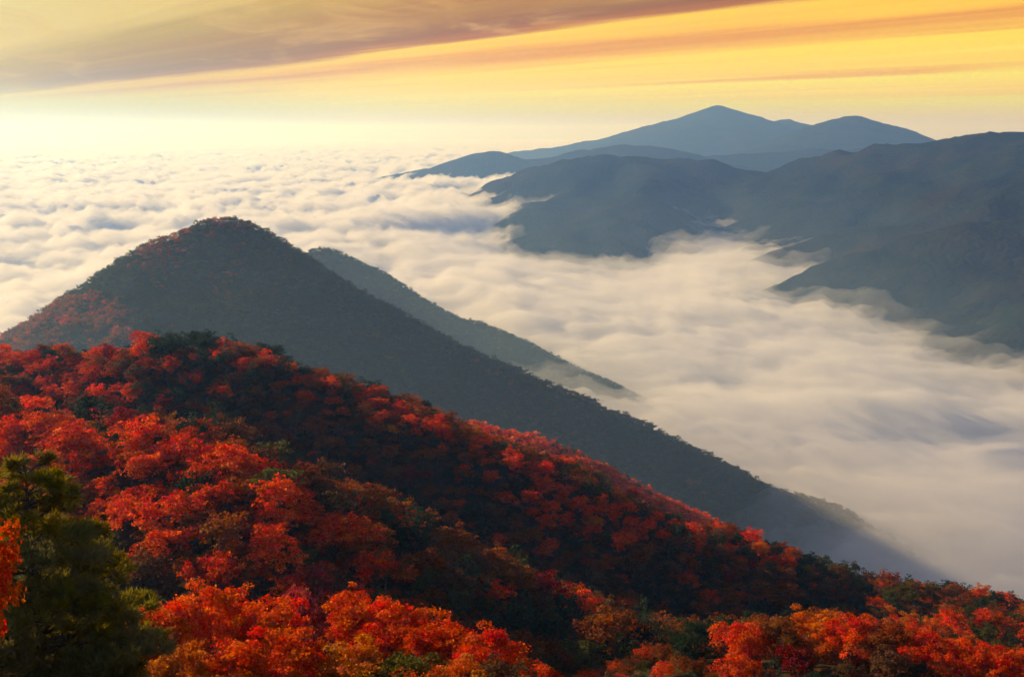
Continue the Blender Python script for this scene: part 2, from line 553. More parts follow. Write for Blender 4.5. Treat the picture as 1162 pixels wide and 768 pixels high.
# ------------------------------------------------------------------ fog filling the valleys
def fog_top(x, y):
    """Height of the billowing upper side of the valley fog."""
    r = np.sqrt(x * x + y * y)
    # the broad sea beyond is lumpy, the tongue in the near valley lies smoother
    rough = np.clip((r - 900) / 2500, 0.0, 1.0)
    wx = x + 60 * fbm(x, y, 500, 2, 0.5, 31); wy = y + 60 * fbm(x, y, 500, 2, 0.5, 37)
    big = fbm(wx, wy, 1500, 3, 0.5, 41)
    b1 = 1.0 - 2.2 * billow(wx, wy, 420, 5, 0.52, 45)
    b2 = 1.0 - 2.2 * billow(wx, wy, 170, 4, 0.5, 51)
    calm = np.exp(-(((x - 950) / 800) ** 2 + ((y - 2500) / 1500) ** 2))
    h = (10 + 16 * rough) * big + (18 + 48 * rough) * b1 + (7 + 26 * rough) * b2 + (4 + 16 * rough) * (1.0 - 2.2 * billow(wx, wy, 75, 3, 0.5, 57))
    h = h * (1 - 0.55 * calm)
    # beyond several kilometres the lumps merge into long swells
    h = h * np.clip(1.3 - r / 40000, 0.35, 1.0)
    # fog rides up the valley side beneath the blue range
    h = h + 18 * np.exp(-(((x - 640) / 300) ** 2 + ((y - 3000) / 420) ** 2)) - 105 * np.exp(-(((x - 130) / 280) ** 2 + ((y - 3050) / 480) ** 2)) - 40 * calm + 16 * np.exp(-(((x - 150) / 220) ** 2 + ((y - 1120) / 260) ** 2))
    # and laps a little higher where the shaded mountain runs out
    h = h + 12 * np.exp(-(((x - 310) / 150) ** 2 + ((y - 720) / 160) ** 2))
    return FOG_Z + h


def fog_grid():
    na, nr = 820, 860
    az = np.linspace(R(-44), R(44), na)
    r = 380 * np.exp(np.linspace(0, math.log(43000 / 380), nr))
    A, RR = np.meshgrid(az, r, indexing='ij')
    X, Y = RR * np.sin(A), RR * np.cos(A)
    return X, Y, na, nr


FX, FY, FNA, FNR = fog_grid()
FT = fog_top(FX, FY)
mat, n = material('fog_body')
df = n.new('ShaderNodeBsdfDiffuse')
df.inputs['Color'].default_value = (0.66, 0.67, 0.76, 1)
o_ = n.new('ShaderNodeOutputMaterial')
n.link(df.outputs[0], o_.inputs['Surface'])
thick = 58 - 24 * np.clip((np.hypot(FX, FY) - 900) / 2500, 0, 1) + 40 * np.exp(-(((FX - 950) / 800) ** 2 + ((FY - 2500) / 1500) ** 2)) + 14 * fbm(FX, FY, 240, 3, 0.5, 61)
add('fog', mesh_np('fog', np.stack([FX, FY, FT - thick], -1).reshape(-1, 3), grid_faces(FNA, FNR), True), mat,
    label='sea of lumpy white fog filling the valleys out to the horizon', category='fog', kind='stuff')

mat, n = material('fog_veil')
vp = n.new('ShaderNodeVolumePrincipled')
vp.inputs['Color'].default_value = (0.93, 0.92, 0.95, 1)
vp.inputs['Density'].default_value = 0.018
vp.inputs['Anisotropy'].default_value = 0.25
o_ = n.new('ShaderNodeOutputMaterial')
n.link(vp.outputs[0], o_.inputs['Volume'])
wisp = 7.0 * fbm(FX, FY, 80, 5, 0.62, 71)
top = np.stack([FX, FY, FT + wisp], -1).reshape(-1, 3)
bot = np.stack([FX, FY, FT - thick - 12], -1).reshape(-1, 3)
nv = FNA * FNR
gf = grid_faces(FNA, FNR)
idx = np.arange(nv).reshape(FNA, FNR)
rim = np.concatenate([idx[:, 0], idx[-1, 1:], idx[::-1, -1][1:], idx[0, ::-1][1:-1]])
nxt = np.roll(rim, -1)
side = np.stack([rim, rim + nv, nxt + nv, nxt], -1)
add('fog', mesh_np('fog_veil', np.vstack([top, bot]), np.vstack([gf, gf[:, ::-1] + nv, side[:, ::-1]]), True), mat,
    label='soft misty skin over the sea of fog thinning where it touches the slopes', category='fog', kind='stuff')

mat, n = material('fog_fringe')
vp = n.new('ShaderNodeVolumePrincipled')
vp.inputs['Color'].default_value = (0.93, 0.92, 0.97, 1)
vp.inputs['Density'].default_value = 0.0045
vp.inputs['Anisotropy'].default_value = 0.2
o_ = n.new('ShaderNodeOutputMaterial')
n.link(vp.outputs[0], o_.inputs['Volume'])
def bump(cx, cy, rx, ry):
    return np.exp(-(((FX - cx) / rx) ** 2 + ((FY - cy) / ry) ** 2))
fr = 22 * bump(950, 2500, 800, 1500) + 24 * bump(150, 3300, 420, 900) + 9 * bump(150, 1120, 220, 260) + 24 * bump(310, 740, 200, 200) + 3
wv = fbm(FX + 90 * fbm(FX, FY, 260, 2, 0.5, 77), FY, 190, 4, 0.55, 79)
fr = np.maximum(fr * (0.85 + 0.75 * wv), 1.5)
top = np.stack([FX, FY, FT + wisp + fr], -1).reshape(-1, 3)
bot = np.stack([FX, FY, FT + wisp - 6], -1).reshape(-1, 3)
add('fog', mesh_np('fog_fringe', np.vstack([top, bot]), np.vstack([gf, gf[:, ::-1] + nv, side[:, ::-1]]), True), mat,
    label='thin wispy fringe of fog creeping up the dark mountain sides', category='fog', kind='stuff')

# ------------------------------------------------------------------ thin mist standing over the fog in the valleys
mat, n = material('valley_mist')
vp = n.new('ShaderNodeVolumePrincipled')
vp.inputs['Color'].default_value = (0.50, 0.74, 1.0, 1)
vp.inputs['Absorption Color'].default_value = (1, 1, 1, 1)
vp.inputs['Density'].default_value = 1.2e-4
vp.inputs['Anisotropy'].default_value = 0.2
o_ = n.new('ShaderNodeOutputMaterial')
n.link(vp.outputs[0], o_.inputs['Volume'])
box_faces = np.array([(3, 2, 1, 0), (4, 5, 6, 7), (0, 1, 5, 4), (1, 2, 6, 5), (2, 3, 7, 6), (3, 0, 4, 7)])
# layers of the one mist, thicker towards the bottom
parts_c, parts_f = [], []
for k_, (zt, q) in enumerate(((540.0, 0.80), (470.0, 0.9), (400.0, 1.0))):
    c_ = [(x_ * q, y_, z_) for z_ in (135.0 + 2 * k_, zt) for x_, y_ in ((-1500, 425 + 6 * k_), (620, 425 + 6 * k_), (420, 900 + 420 * q), (-1900, 900 + 420 * q))]
    add('mist', mesh_np('mist', np.array(c_), box_faces), mat, label=('high thin', 'middle', 'low thick')[k_] + ' layer of bluish mist standing round the pointed mountain', category='mist', kind='stuff',
        group='mist in the valley')

# ------------------------------------------------------------------ haze
mat, n = material('haze')
vp = n.new('ShaderNodeVolumePrincipled')
vp.inputs['Color'].default_value = (0.20, 0.40, 0.97, 1)
vp.inputs['Absorption Color'].default_value = (1, 1, 0, 1)
vp.inputs['Density'].default_value = 1.3e-4
vp.inputs['Anisotropy'].default_value = 0.42
o_ = n.new('ShaderNodeOutputMaterial')
n.link(vp.outputs[0], o_.inputs['Volume'])
hx = 46000.0
z0, z1 = 129.0, 835.0
co = np.array([(sx * hx, sy * hx, z) for z in (z0, z1) for sx, sy in ((-1, -1), (1, -1), (1, 1), (-1, 1))])
fc = np.array([(3, 2, 1, 0), (4, 5, 6, 7), (0, 1, 5, 4), (1, 2, 6, 5), (2, 3, 7, 6), (3, 0, 4, 7)])
add('haze', mesh_np('haze', co, fc), mat, label='thin blue haze that fades the far mountains', category='haze', kind='stuff')


# ------------------------------------------------------------------ trees
def tube(path, radii, seg=6):
    """A tapered tube along PATH."""
    path = np.array(path, float)
    co, fc = [], []
    for i, p in enumerate(path):
        d = path[min(i + 1, len(path) - 1)] - path[max(i - 1, 0)]
        d = d / (np.linalg.norm(d) + 1e-9)
        a = np.cross(d, (0.3, 0.9, 0.1)); a /= np.linalg.norm(a) + 1e-9
        b = np.cross(d, a)
        for k in range(seg):
            t = 2 * math.pi * k / seg
            co.append(p + radii[i] * (math.cos(t) * a + math.sin(t) * b))
    for i in range(len(path) - 1):
        for k in range(seg):
            k2 = (k + 1) % seg
            fc.append((i * seg + k, i * seg + k2, (i + 1) * seg + k2, (i + 1) * seg + k))
    return np.array(co), np.array(fc)


def join(parts):
    co, fc, o = [], [], 0
    for c, f in parts:
        co.append(c); fc.append(f + o); o += len(c)
    return np.vstack(co), np.vstack(fc)


def leaf_quads(pos, nrm, size, rg, aspect=0.62):
    """One bent four-sided leaf spray per position."""
    n = len(pos)
    nrm = nrm / (np.linalg.norm(nrm, axis=1, keepdims=True) + 1e-9)
    h = rg.normal(size=(n, 3))
    a = np.cross(nrm, h); a /= np.linalg.norm(a, axis=1, keepdims=True) + 1e-9
    b = np.cross(nrm, a)
    s = size * rg.uniform(0.65, 1.35, (n, 1))
    v = np.stack([pos - a * s * 0.5 + nrm * s * 0.08, pos - b * s * aspect * 0.5, pos + a * s * 0.5 - nrm * s * 0.12, pos + b * s * aspect * 0.5], 1)
    return v.reshape(-1, 3), np.arange(4 * n).reshape(n, 4)


def set_vary(me, vary):
    at_ = me.attributes.new('vary', 'FLOAT_VECTOR', 'FACE')
    at_.data.foreach_set('vector', np.ascontiguousarray(vary, dtype=np.float32).ravel())


def broadleaf(seed, lobes, per, size, sprigs=True):
    """Crown mesh and trunk mesh of a spreading tree of unit size: height 1, crown radius about 1/3."""
    rg = np.random.default_rng(seed)
    C, RAD = [], []
    nb = max(4, lobes // 8)
    ax = np.array([rg.uniform(0.82, 1.2), rg.uniform(0.82, 1.2), 1.0])
    ga = math.pi * (3 - math.sqrt(5))
    for b in range(nb):                       # main boughs, each ending in a loose cluster of leafy clumps
        el = math.asin(min(1.0, max(0.0, 1.0 - (b + 0.5) / nb * 1.05 + rg.normal(0, 0.06))))
        a = ga * b + rg.normal(0, 0.45)
        ln = rg.uniform(0.7, 1.12)
        e = np.array([math.cos(el) * math.cos(a) * 0.25, math.cos(el) * math.sin(a) * 0.25, 0.24 * math.sin(el)]) * ln * ax + np.array([0, 0, 0.60])
        for q in range(lobes // nb):
            c = e + rg.normal(size=3) * np.array([0.068, 0.068, 0.056])
            if rg.random() < 0.25:
                c = c * np.array([0.55, 0.55, 1.0]) + np.array([0, 0, -0.05])
            C.append(c); RAD.append(rg.uniform(0.035, 0.08) * (1.0 if lobes > 20 else 1.75))
    C, RAD = np.array(C), np.array(RAD)
    pos, nrm, vary = [], [], []
    for c, r in zip(C, RAD):
        m = max(4, int(per * (r / 0.11) ** 2))
        d = rg.normal(size=(m, 3)); d /= np.linalg.norm(d, axis=1, keepdims=True)
        d[:, 2] = np.where(d[:, 2] < -0.35, -d[:, 2] * 0.6, d[:, 2])
        rad = r * (1 - 0.55 * rg.random(m) ** 2.2)
        # ragged: a second noise of sprays that stick out
        stick = rg.random(m) < 0.16
        rad = np.where(stick, r * rg.uniform(1.0, 1.32, m), rad)
        p = c + d * rad[:, None] * np.array([1.05, 1.05, 0.85])
        pos.append(p)
        nrm.append(d * 0.55 + rg.normal(size=(m, 3)) * 0.6 + np.array([0, 0, 0.45]))
        lv = rg.random(3)
        vary.append(np.stack([0.6 * lv[0] + 0.4 * rg.random(m), 0.45 * lv[1] + 0.55 * rg.random(m), 0.4 * lv[2] + 0.6 * rg.random(m)], -1))
    pos, nrm, vary = np.vstack(pos), np.vstack(nrm), np.vstack(vary)
    v, f = leaf_quads(pos, nrm, size, rg)
    cm = mesh_np('crown', v, f)
    set_vary(cm, vary)
    parts = []
    bend = rg.normal(0, 0.02, 2)
    trunk = [(0, 0, -0.06), (bend[0] * 0.4, bend[1] * 0.4, 0.12), (bend[0], bend[1], 0.3), (bend[0] * 1.4, bend[1] * 1.2, 0.5), (bend[0] * 1.2, bend[1], 0.72)]
    parts.append(tube(trunk, [0.026, 0.02, 0.017, 0.011, 0.004], 7))
    for k in rg.permutation(len(C))[:9]:
        z0_ = rg.uniform(0.24, 0.46)
        s_ = np.array([bend[0], bend[1], z0_])
        mid = s_ * 0.5 + C[k] * 0.5 + np.array([0, 0, -0.04])
        parts.append(tube([s_, mid, C[k]], [0.009, 0.006, 0.002], 5))
    tm = mesh_np('trunk', *join(parts), smooth=True)
    return cm, tm


def conifer(seed, tiers, boughs, tufts, blade, blades, pad=1.0):
    """A layered pine of unit height, crown radius about 0.36."""
    rg = np.random.default_rng(seed)
    pos, tip, vary, limbs = [], [], [], []
    for k in range(tiers):
        t = (k + 0.3) / tiers
        z = 0.98 - 0.80 * t
        L = 0.05 + 0.34 * t ** 0.72
        nb = max(3, int(boughs * (0.5 + 0.5 * t)))
        a0 = rg.uniform(0, 6.28)
        for j in range(nb):
            a = a0 + 6.283 * j / nb + rg.normal(0, 0.22)
            l = L * rg.uniform(0.65, 1.15)
            droop = rg.uniform(-0.02, 0.16) * l
            zz = z + rg.normal(0, 0.012)
            e = np.array([math.cos(a), math.sin(a), 0.0])
            sd = np.array([-math.sin(a), math.cos(a), 0.0])
            limbs.append(tube([(0, 0, zz - 0.02), e * l * 0.55 + (0, 0, zz + 0.006), e * l + (0, 0, zz - droop)], [0.007 * (0.4 + t), 0.004, 0.0012], 4))
            hue = rg.random(3)
            for q in range(max(3, int(tufts * l / 0.3))):
                u = (0.22 + 0.8 * math.sqrt(rg.random())) if pad == 1.0 else 0.42 + 0.6 * rg.random() ** 0.8
                w = (1.05 - 0.75 * u) * l * 0.45 * rg.normal(0, 0.6)
                base = e * l * u + sd * w + np.array([0, 0, zz - droop * u * u + rg.normal(0, 0.006) + 0.012])
                dirs = rg.normal(size=(blades, 3)) * 0.75 + e * 0.45 + np.array([0, 0, 0.75])
                dirs /= np.linalg.norm(dirs, axis=1, keepdims=True)
                ln = blade * rg.uniform(0.6, 1.2, (blades, 1))
                pos.append(np.repeat(base[None], blades, 0)); tip.append(base + dirs * ln)
                lit = 0.5 * hue[1] + 0.3 * rg.random()
                vary.append(np.stack([np.full(blades, 0.7 * hue[0] + 0.3 * rg.random()), lit + 0.2 * rg.random(blades), np.full(blades, hue[2])], -1))
    pos, tip, vary = np.vstack(pos), np.vstack(tip), np.vstack(vary)
    n = len(pos)
    ax = tip - pos
    sd = np.cross(ax, rg.normal(size=(n, 3))); sd /= np.linalg.norm(sd, axis=1, keepdims=True) + 1e-9
    w = blade * (0.13 if blades < 15 else 0.06)
    v = np.stack([pos, pos + ax * 0.5 + sd * w, tip, pos + ax * 0.5 - sd * w], 1).reshape(-1, 3)
    cm = mesh_np('crown', v, np.arange(4 * n).reshape(n, 4))
    set_vary(cm, vary)
    limbs.append(tube([(0, 0, -0.05), (0.005, 0, 0.3), (-0.004, 0.004, 0.65), (0, 0, 0.97)], [0.022, 0.017, 0.01, 0.002], 7))
    tm = mesh_np('trunk', *join(limbs), smooth=True)
    return cm, tm


COLOURS = {
    'scarlet': (0.70, 0.088, 0.024),
    'orange-red': (0.70, 0.108, 0.028),
    'orange': (0.64, 0.20, 0.034),
    'rust': (0.29, 0.092, 0.029),
    'brown': (0.16, 0.080, 0.040),
    'dark green': (0.035, 0.055, 0.030),
    'olive': (0.105, 0.095, 0.028),
    'crimson': (0.25, 0.028, 0.022),
    'pink-red': (0.40, 0.060, 0.055),
    'golden green': (0.13, 0.105, 0.022),
}

HERO = [broadleaf(100 + k, 96, 260, 0.027) for k in range(5)]
MID = [broadleaf(200 + k, 72, 85, 0.039) for k in range(6)]
for cm, tm in HERO + MID:
    cm.materials.append(M_leaf); tm.materials.append(M_bark)
PINE_HERO = conifer(31, 15, 11, 46, 0.034, 26, 0.5)
PINE_MID = [conifer(41 + k, 11, 7, 7, 0.06, 6) for k in range(2)]
for cm, tm in [PINE_HERO] + PINE_MID:
    cm.materials.append(M_needle); tm.materials.append(M_bark)
FAR = []
for k in range(5):
    cm, tm = broadleaf(300 + k, 18, 16, 0.10)
    FAR.append(cm)
for k in range(2):
    cm, tm = conifer(61 + k, 8, 5, 4, 0.12, 4)
    FAR.append(cm)
NEARSET = []
for k in range(6):
    me = MID[k][0].copy(); me.materials.clear(); NEARSET.append(me)
for k in range(2):
    me = PINE_MID[k][0].copy(); me.materials.clear(); NEARSET.append(me)
for me in FAR + NEARSET:
    me.materials.append(M_leaf_i)


def place_tree(name, meshes, x, y, z, h, r, colour, label, category, group=None, rot=None):
    root = add(name, None, label=label, category=category, group=group)
    root.empty_display_size = 0.5
    root.location = (x, y, z)
    root.rotation_euler = (0, 0, random.uniform(0, 6.28) if rot is None else rot)
    root.scale = (r / 0.34, r / 0.34, h)
    crown = add('crown', meshes[0], parent=root)
    crown.color = (*colour, 1)
    add('trunk', meshes[1], parent=root)
    return root


def Hn(x, y):
    return float(H_near(np.array([x], float), np.array([y], float))[0])


# --- the trees one can point at, nearest the viewpoint: photo column, row of the top, forward distance, crown radius
HAND = [
    ('maple_tree', 235, 650, 73, 3.4, 'orange-red', 'tall orange-red maple with the highest peaked crown beside the pine', 'maple tree'),
    ('maple_tree', 178, 684, 67, 2.7, 'orange-red', 'salmon orange maple touching the dark pine branches', 'maple tree'),
    ('maple_tree', 292, 668, 71, 2.9, 'orange-red', 'bright orange maple directly below the pink-red round tree', 'maple tree'),
    ('maple_tree', 336, 655, 84, 3.0, 'pink-red', 'round pink-red tree set between two orange maples', 'maple tree'),
    ('maple_tree', 398, 660, 73, 2.9, 'orange-red', 'orange-red maple beside the round pink-red tree with an upright crown', 'maple tree'),
    ('maple_tree', 446, 680, 70, 2.9, 'scarlet', 'scarlet maple in the middle of the bright red row at the bottom', 'maple tree'),
    ('maple_tree', 500, 698, 67, 2.7, 'scarlet', 'scarlet maple with a bumpy crown near the end of the bright row', 'maple tree'),
    ('maple_tree', 556, 712, 64, 2.5, 'scarlet', 'last big scarlet maple of the bright row against the dark hollow', 'maple tree'),
    ('maple_tree', 612, 752, 61, 1.7, 'scarlet', 'small scarlet treetop poking up alone past the end of the bright row', 'maple tree'),
    ('maple_tree', 205, 728, 56, 2.6, 'orange', 'orange maple at the bottom edge beside the little red sapling', 'maple tree'),
    ('maple_tree', 268, 722, 57, 2.6, 'orange-red', 'orange-red maple at the bottom edge under the highest peaked crown', 'maple tree'),
    ('maple_tree', 335, 712, 58, 2.6, 'orange-red', 'brilliant orange-red maple at the bottom edge under the pink-red tree', 'maple tree'),
    ('maple_tree', 400, 728, 57, 2.4, 'orange', 'gold-flecked orange maple at the bottom edge under the scarlet row', 'maple tree'),
    ('oak_tree', 460, 735, 56, 2.4, 'golden green', 'olive and gold tree at the bottom edge half hidden by scarlet maples', 'oak tree'),
    ('maple_tree', 520, 748, 55, 2.2, 'orange', 'orange and olive maple lowest in the bright row', 'maple tree'),
    ('maple_tree', 705, 722, 97, 3.0, 'crimson', 'dark crimson dome-shaped tree in the shaded hollow', 'maple tree'),
    ('maple_tree', 752, 732, 94, 2.8, 'crimson', 'second dark crimson dome with a rust tint beside the darker one', 'maple tree'),
    ('oak_tree', 802, 742, 92, 2.6, 'olive', 'low olive tree between the dark crimson domes and the orange rise', 'oak tree'),
    ('oak_tree', 790, 704, 118, 3.2, 'dark green', 'dark green tree behind the low olive one in the hollow', 'oak tree'),
    ('oak_tree', 655, 752, 88, 2.6, 'brown', 'brown bushy tree at the bottom edge beside the dark crimson domes', 'oak tree'),
    ('maple_tree', 842, 704, 111, 3.2, 'orange-red', 'first orange-red tree where the small rise comes out of the hollow', 'maple tree'),
    ('oak_tree', 882, 696, 112, 3.2, 'rust', 'rust and olive tree standing tall near the start of the small rise', 'oak tree'),
    ('maple_tree', 925, 690, 112, 3.5, 'orange', 'broad orange tree on top of the small rise with its crown highest', 'maple tree'),
    ('maple_tree', 968, 697, 109, 3.2, 'orange-red', 'orange-red tree beside the broad orange one on the small rise', 'maple tree'),
    ('oak_tree', 1012, 706, 107, 3.1, 'rust', 'rusty olive tree halfway along the small rise', 'oak tree'),
    ('maple_tree', 1052, 711, 105, 3.0, 'scarlet', 'scarlet topped tree along the small rise past the rusty olive one', 'maple tree'),
    ('maple_tree', 1096, 722, 103, 3.0, 'orange-red', 'orange-red tree second from the end of the small rise', 'maple tree'),
    ('maple_tree', 1144, 732, 101, 3.0, 'orange-red', 'orange-red tree ending the small rise at the edge of the view', 'maple tree'),
    ('maple_tree', 962, 750, 76, 1.9, 'orange', 'small bright orange treetop at the bottom below the small rise', 'maple tree'),
    ('maple_tree', 880, 748, 84, 2.3, 'scarlet', 'low scarlet tree at the bottom below the start of the small rise', 'maple tree'),
    ('oak_tree', 1045, 750, 82, 2.5, 'olive', 'olive brown tree at the bottom below the scarlet topped one', 'oak tree'),
    ('oak_tree', 1125, 758, 80, 2.4, 'rust', 'rust brown tree in the bottom corner below the small rise', 'oak tree'),
    ('maple_tree', -52, 562, 30, 1.75, 'scarlet', 'vivid scarlet maple reaching in front of the pine from the edge', 'maple tree'),
    ('maple_tree', -22, 500, 62, 2.2, 'scarlet', 'scarlet treetop rising behind the pine at the edge of the view', 'maple tree'),
    ('maple_tree', 128, 696, 44, 0.62, 'orange-red', 'thin red sapling with few leaves before the pine', 'maple tree'),
]
placed = []
for nm, px, py, Yd, rad, c, lab, cat in HAND:
    p = at(px, py, Yd)
    gz = Hn(p[0], p[1])
    h = min(max(p[2] - gz, 2.6 * rad), 5.2 * rad)
    col = np.array(COLOURS[c]) * rng.uniform(0.92, 1.1, 3)
    gz2 = p[2] - h * 0.985
    place_tree(nm, HERO[rng.integers(len(HERO))], p[0], p[1], min(gz, gz2) if p[2] - gz >= h else gz2, h if p[2] - gz >= h else h, rad, col, lab, cat,
               'maples and oaks nearest the viewpoint')
    placed.append((p[0], p[1], rad))
pine_p = at(28, 522, 43)
gz = Hn(pine_p[0], pine_p[1])
place_tree('pine_tree', PINE_HERO, pine_p[0], pine_p[1], pine_p[2] - 13.0, 13.0, 5.0, (0.22, 0.175, 0.036), 'large dark green pine with gold-lit layered boughs at the edge of the view', 'pine tree')  # even golden needle colour stands in for sunlight on the shaded boughs
placed.append((pine_p[0], pine_p[1], 4.0))

# --- the rest of the near forest: every tree on the hillside gets a place, a size and a colour
sp = 4.3
gx_, gy_ = np.meshgrid(np.arange(-300, 320, sp), np.arange(30, 470, sp), indexing='ij')
gx_ = gx_ + rng.uniform(-0.42, 0.42, gx_.shape) * sp
gy_ = gy_ + rng.uniform(-0.42, 0.42, gy_.shape) * sp
tx, ty = gx_.ravel(), gy_.ravel()
tz = H_near(tx, ty)
ppx, ppy, pd = project(np.stack([tx, ty, tz + 4], -1))
ok = (np.hypot(tx, ty) > 84) & (ppx > -170) & (ppx < 1330) & (ppy < 900)
ok |= (np.hypot(tx, ty) > 60) & (ppx > -170) & (ppx < 130) & (ppy < 900)
ok &= ~((ppx > 610) & (ppx < 835) & (np.hypot(tx, ty) < 135))
for (qx, qy, qr) in placed:
    ok &= np.hypot(tx - qx, ty - qy) > qr * 0.8 + 1.6
tx, ty, tz = tx[ok], ty[ok], tz[ok]
nT = len(tx)
dA = np.min([np.hypot(tx - p[0], ty - p[1]) for p in LINE_A], axis=0)
behindA = np.zeros(nT)
tr = rng.uniform(1.9, 3.5, nT)
hollow = np.clip((dA - 20) / 50, 0, 1)
tr = tr * (1 + 0.18 * hollow) * np.where((ty < 150) & (tx > 20), 0.70, np.where((tx > 66) & (ty < 262), 0.74, np.where((ty > 185) & (tx > -60), 0.84, 1.0)))
th = tr * rng.uniform(2.0, 3.0, nT)
zone_red = np.clip(fbm(tx, ty, 60, 3, 0.5, 81) * 0.6 + 0.5, 0, 1)
patch = fbm(tx, ty, 34, 2, 0.5, 85)
kind_of = []
PX, PY, PD = project(np.stack([tx, ty, tz + th * 0.7], -1))
for i in range(nT):
    u = rng.random()
    west = tx[i] < -42 - 0.25 * (ty[i] - 120)          # the sunlit shoulder
    dB = min(np.hypot(tx[i] - p[0], ty[i] - p[1]) for p in LINE_B[::3])
    if dB < 15 or (west and dA[i] < 30) or tx[i] < -75:
        w = dict(scarlet=.34, orange_red=.28, rust=.18, crimson=.02, pink=.03, brown=.06, olive=.04, green=.05)
    elif dA[i] < 9:
        w = dict(scarlet=.26, orange_red=.36, orange=.08, rust=.18, brown=.04, green=.08)
    elif ty[i] < 215 and tx[i] > 70:
        w = dict(scarlet=.08, orange_red=.20, orange=.16, rust=.24, olive=.16, green=.16)
    elif tx[i] > 70 and ty[i] > 150:
        w = dict(orange_red=.12, orange=.10, rust=.30, olive=.14, green=.22, brown=.12)
    else:
        w = dict(rust=.44, brown=.22, green=.15, olive=.08, orange_red=.08, crimson=.03)
    ks = list(w); ps = np.array([w[k] for k in ks])
    if patch[i] > 0.25 and 'green' in w:
        ps[ks.index('green')] += 0.35
    ps = np.cumsum(ps / ps.sum())
    k = ks[min(int(np.searchsorted(ps, u)), len(ks) - 1)]
    kind_of.append({'scarlet': 'scarlet', 'orange_red': 'orange-red', 'orange': 'orange', 'rust': 'rust', 'brown': 'brown', 'green': 'dark green', 'olive': 'olive',
                    'crimson': 'crimson', 'pink': 'pink-red'}[k])
# the clump of dark pines on the crest
for i in range(nT):
    if 165 < PX[i] < 240 and dA[i] < 16 and PY[i] < 420:
        kind_of[i] = 'dark green'

for i in range(nT):  # dark tree colours stand in for the shade of the hollow here
    if 905 < PX[i] < 990 and 590 < PY[i] < 694 and ty[i] > 140:
        kind_of[i] = ('dark green', 'brown', 'olive', 'dark green')[rng.integers(4)]

# which of them the view shows largest: nearest first, each crown covers a disc of the picture
order = np.argsort(PD)
cells = np.zeros((192, 290), bool)
yy, xx = np.mgrid[0:192, 0:290]
seen_frac = np.zeros(nT)
for (qx, qy, qr) in placed:
    a, b, d = project(np.array([qx, qy, Hn(qx, qy) + 4.5]))
    cells |= (xx * 4 + 2 - a) ** 2 + (yy * 4 + 2 - b) ** 2 < (qr * F / d) ** 2
for i in order:
    rr = 0.9 * tr[i] * F / PD[i]
    x0, x1 = int(max((PX[i] - rr) / 4, 0)), int(min((PX[i] + rr) / 4 + 1, 290))
    y0, y1 = int(max((PY[i] - rr) / 4, 0)), int(min((PY[i] + rr) / 4 + 1, 192))
    if x1 <= x0 or y1 <= y0:
        continue
    m_ = (xx[y0:y1, x0:x1] * 4 + 2 - PX[i]) ** 2 + (yy[y0:y1, x0:x1] * 4 + 2 - PY[i]) ** 2 < rr * rr
    free = m_ & ~cells[y0:y1, x0:x1]
    seen_frac[i] = free.sum() * 16
    cells[y0:y1, x0:x1] |= m_
pick = np.argsort(-seen_frac)[:265]
pick = [i for i in pick if seen_frac[i] > 60]
picked = set(int(i) for i in pick)

UNITS = 'zero one two three four five six seven eight nine ten eleven twelve thirteen fourteen fifteen sixteen seventeen eighteen nineteen'.split()
TENS = 'x x twenty thirty forty fifty sixty seventy eighty ninety'.split()


def words_of(v):
    v = int(round(v))
    if v >= 100:
        return 'hundred'
    if v < 20:
        return UNITS[v]
    return TENS[v // 10] + ('-' + UNITS[v % 10] if v % 10 else '')


used = set()
for i in sorted(picked, key=lambda i: PD[i]):
    c = kind_of[i]
    evergreen = c == 'dark green' and rng.random() < 0.45
    size = 'big' if tr[i] > 3.4 else ('small' if tr[i] < 2.6 else '')
    if tx[i] < -42 - 0.25 * (ty[i] - 120):
        where = 'on the sunlit shoulder'
    elif dA[i] < 14:
        where = 'on the ridge crest'
    elif tx[i] > 70 and ty[i] > 150:
        where = 'on the knoll beside the fog'
    else:
        where = 'on the shaded slope'
    if evergreen:
        nm, cat = 'pine_tree', 'pine tree'
    elif c in ('scarlet', 'orange-red', 'crimson', 'pink-red', 'orange'):
        nm, cat = 'maple_tree', 'maple tree'
    else:
        nm, cat = 'oak_tree', 'oak tree'
    fx_, fy_ = min(max(PX[i] / 11.62, 0), 100), min(max(PY[i] / 7.68, 0), 100)
    for k in range(40):
        lab = ' '.join(f"{size} {c} {cat} {where}, {words_of(fx_)} percent across, {words_of(fy_)} down".split())
        if lab not in used:
            break
        fx_ += 1
    used.add(lab)
    if evergreen:
        ms, r_, h_ = PINE_MID[rng.integers(2)], tr[i] * 0.95, th[i] * 1.1
    else:
        ms, r_, h_ = MID[rng.integers(len(MID))], tr[i], th[i]
    col = np.array(COLOURS[c]) * rng.uniform(0.8, 1.2) * rng.uniform(0.92, 1.08, 3)
    place_tree(nm, ms, tx[i], ty[i], tz[i] - 0.3, h_, r_, col, lab, cat, 'autumn trees on the hillside')


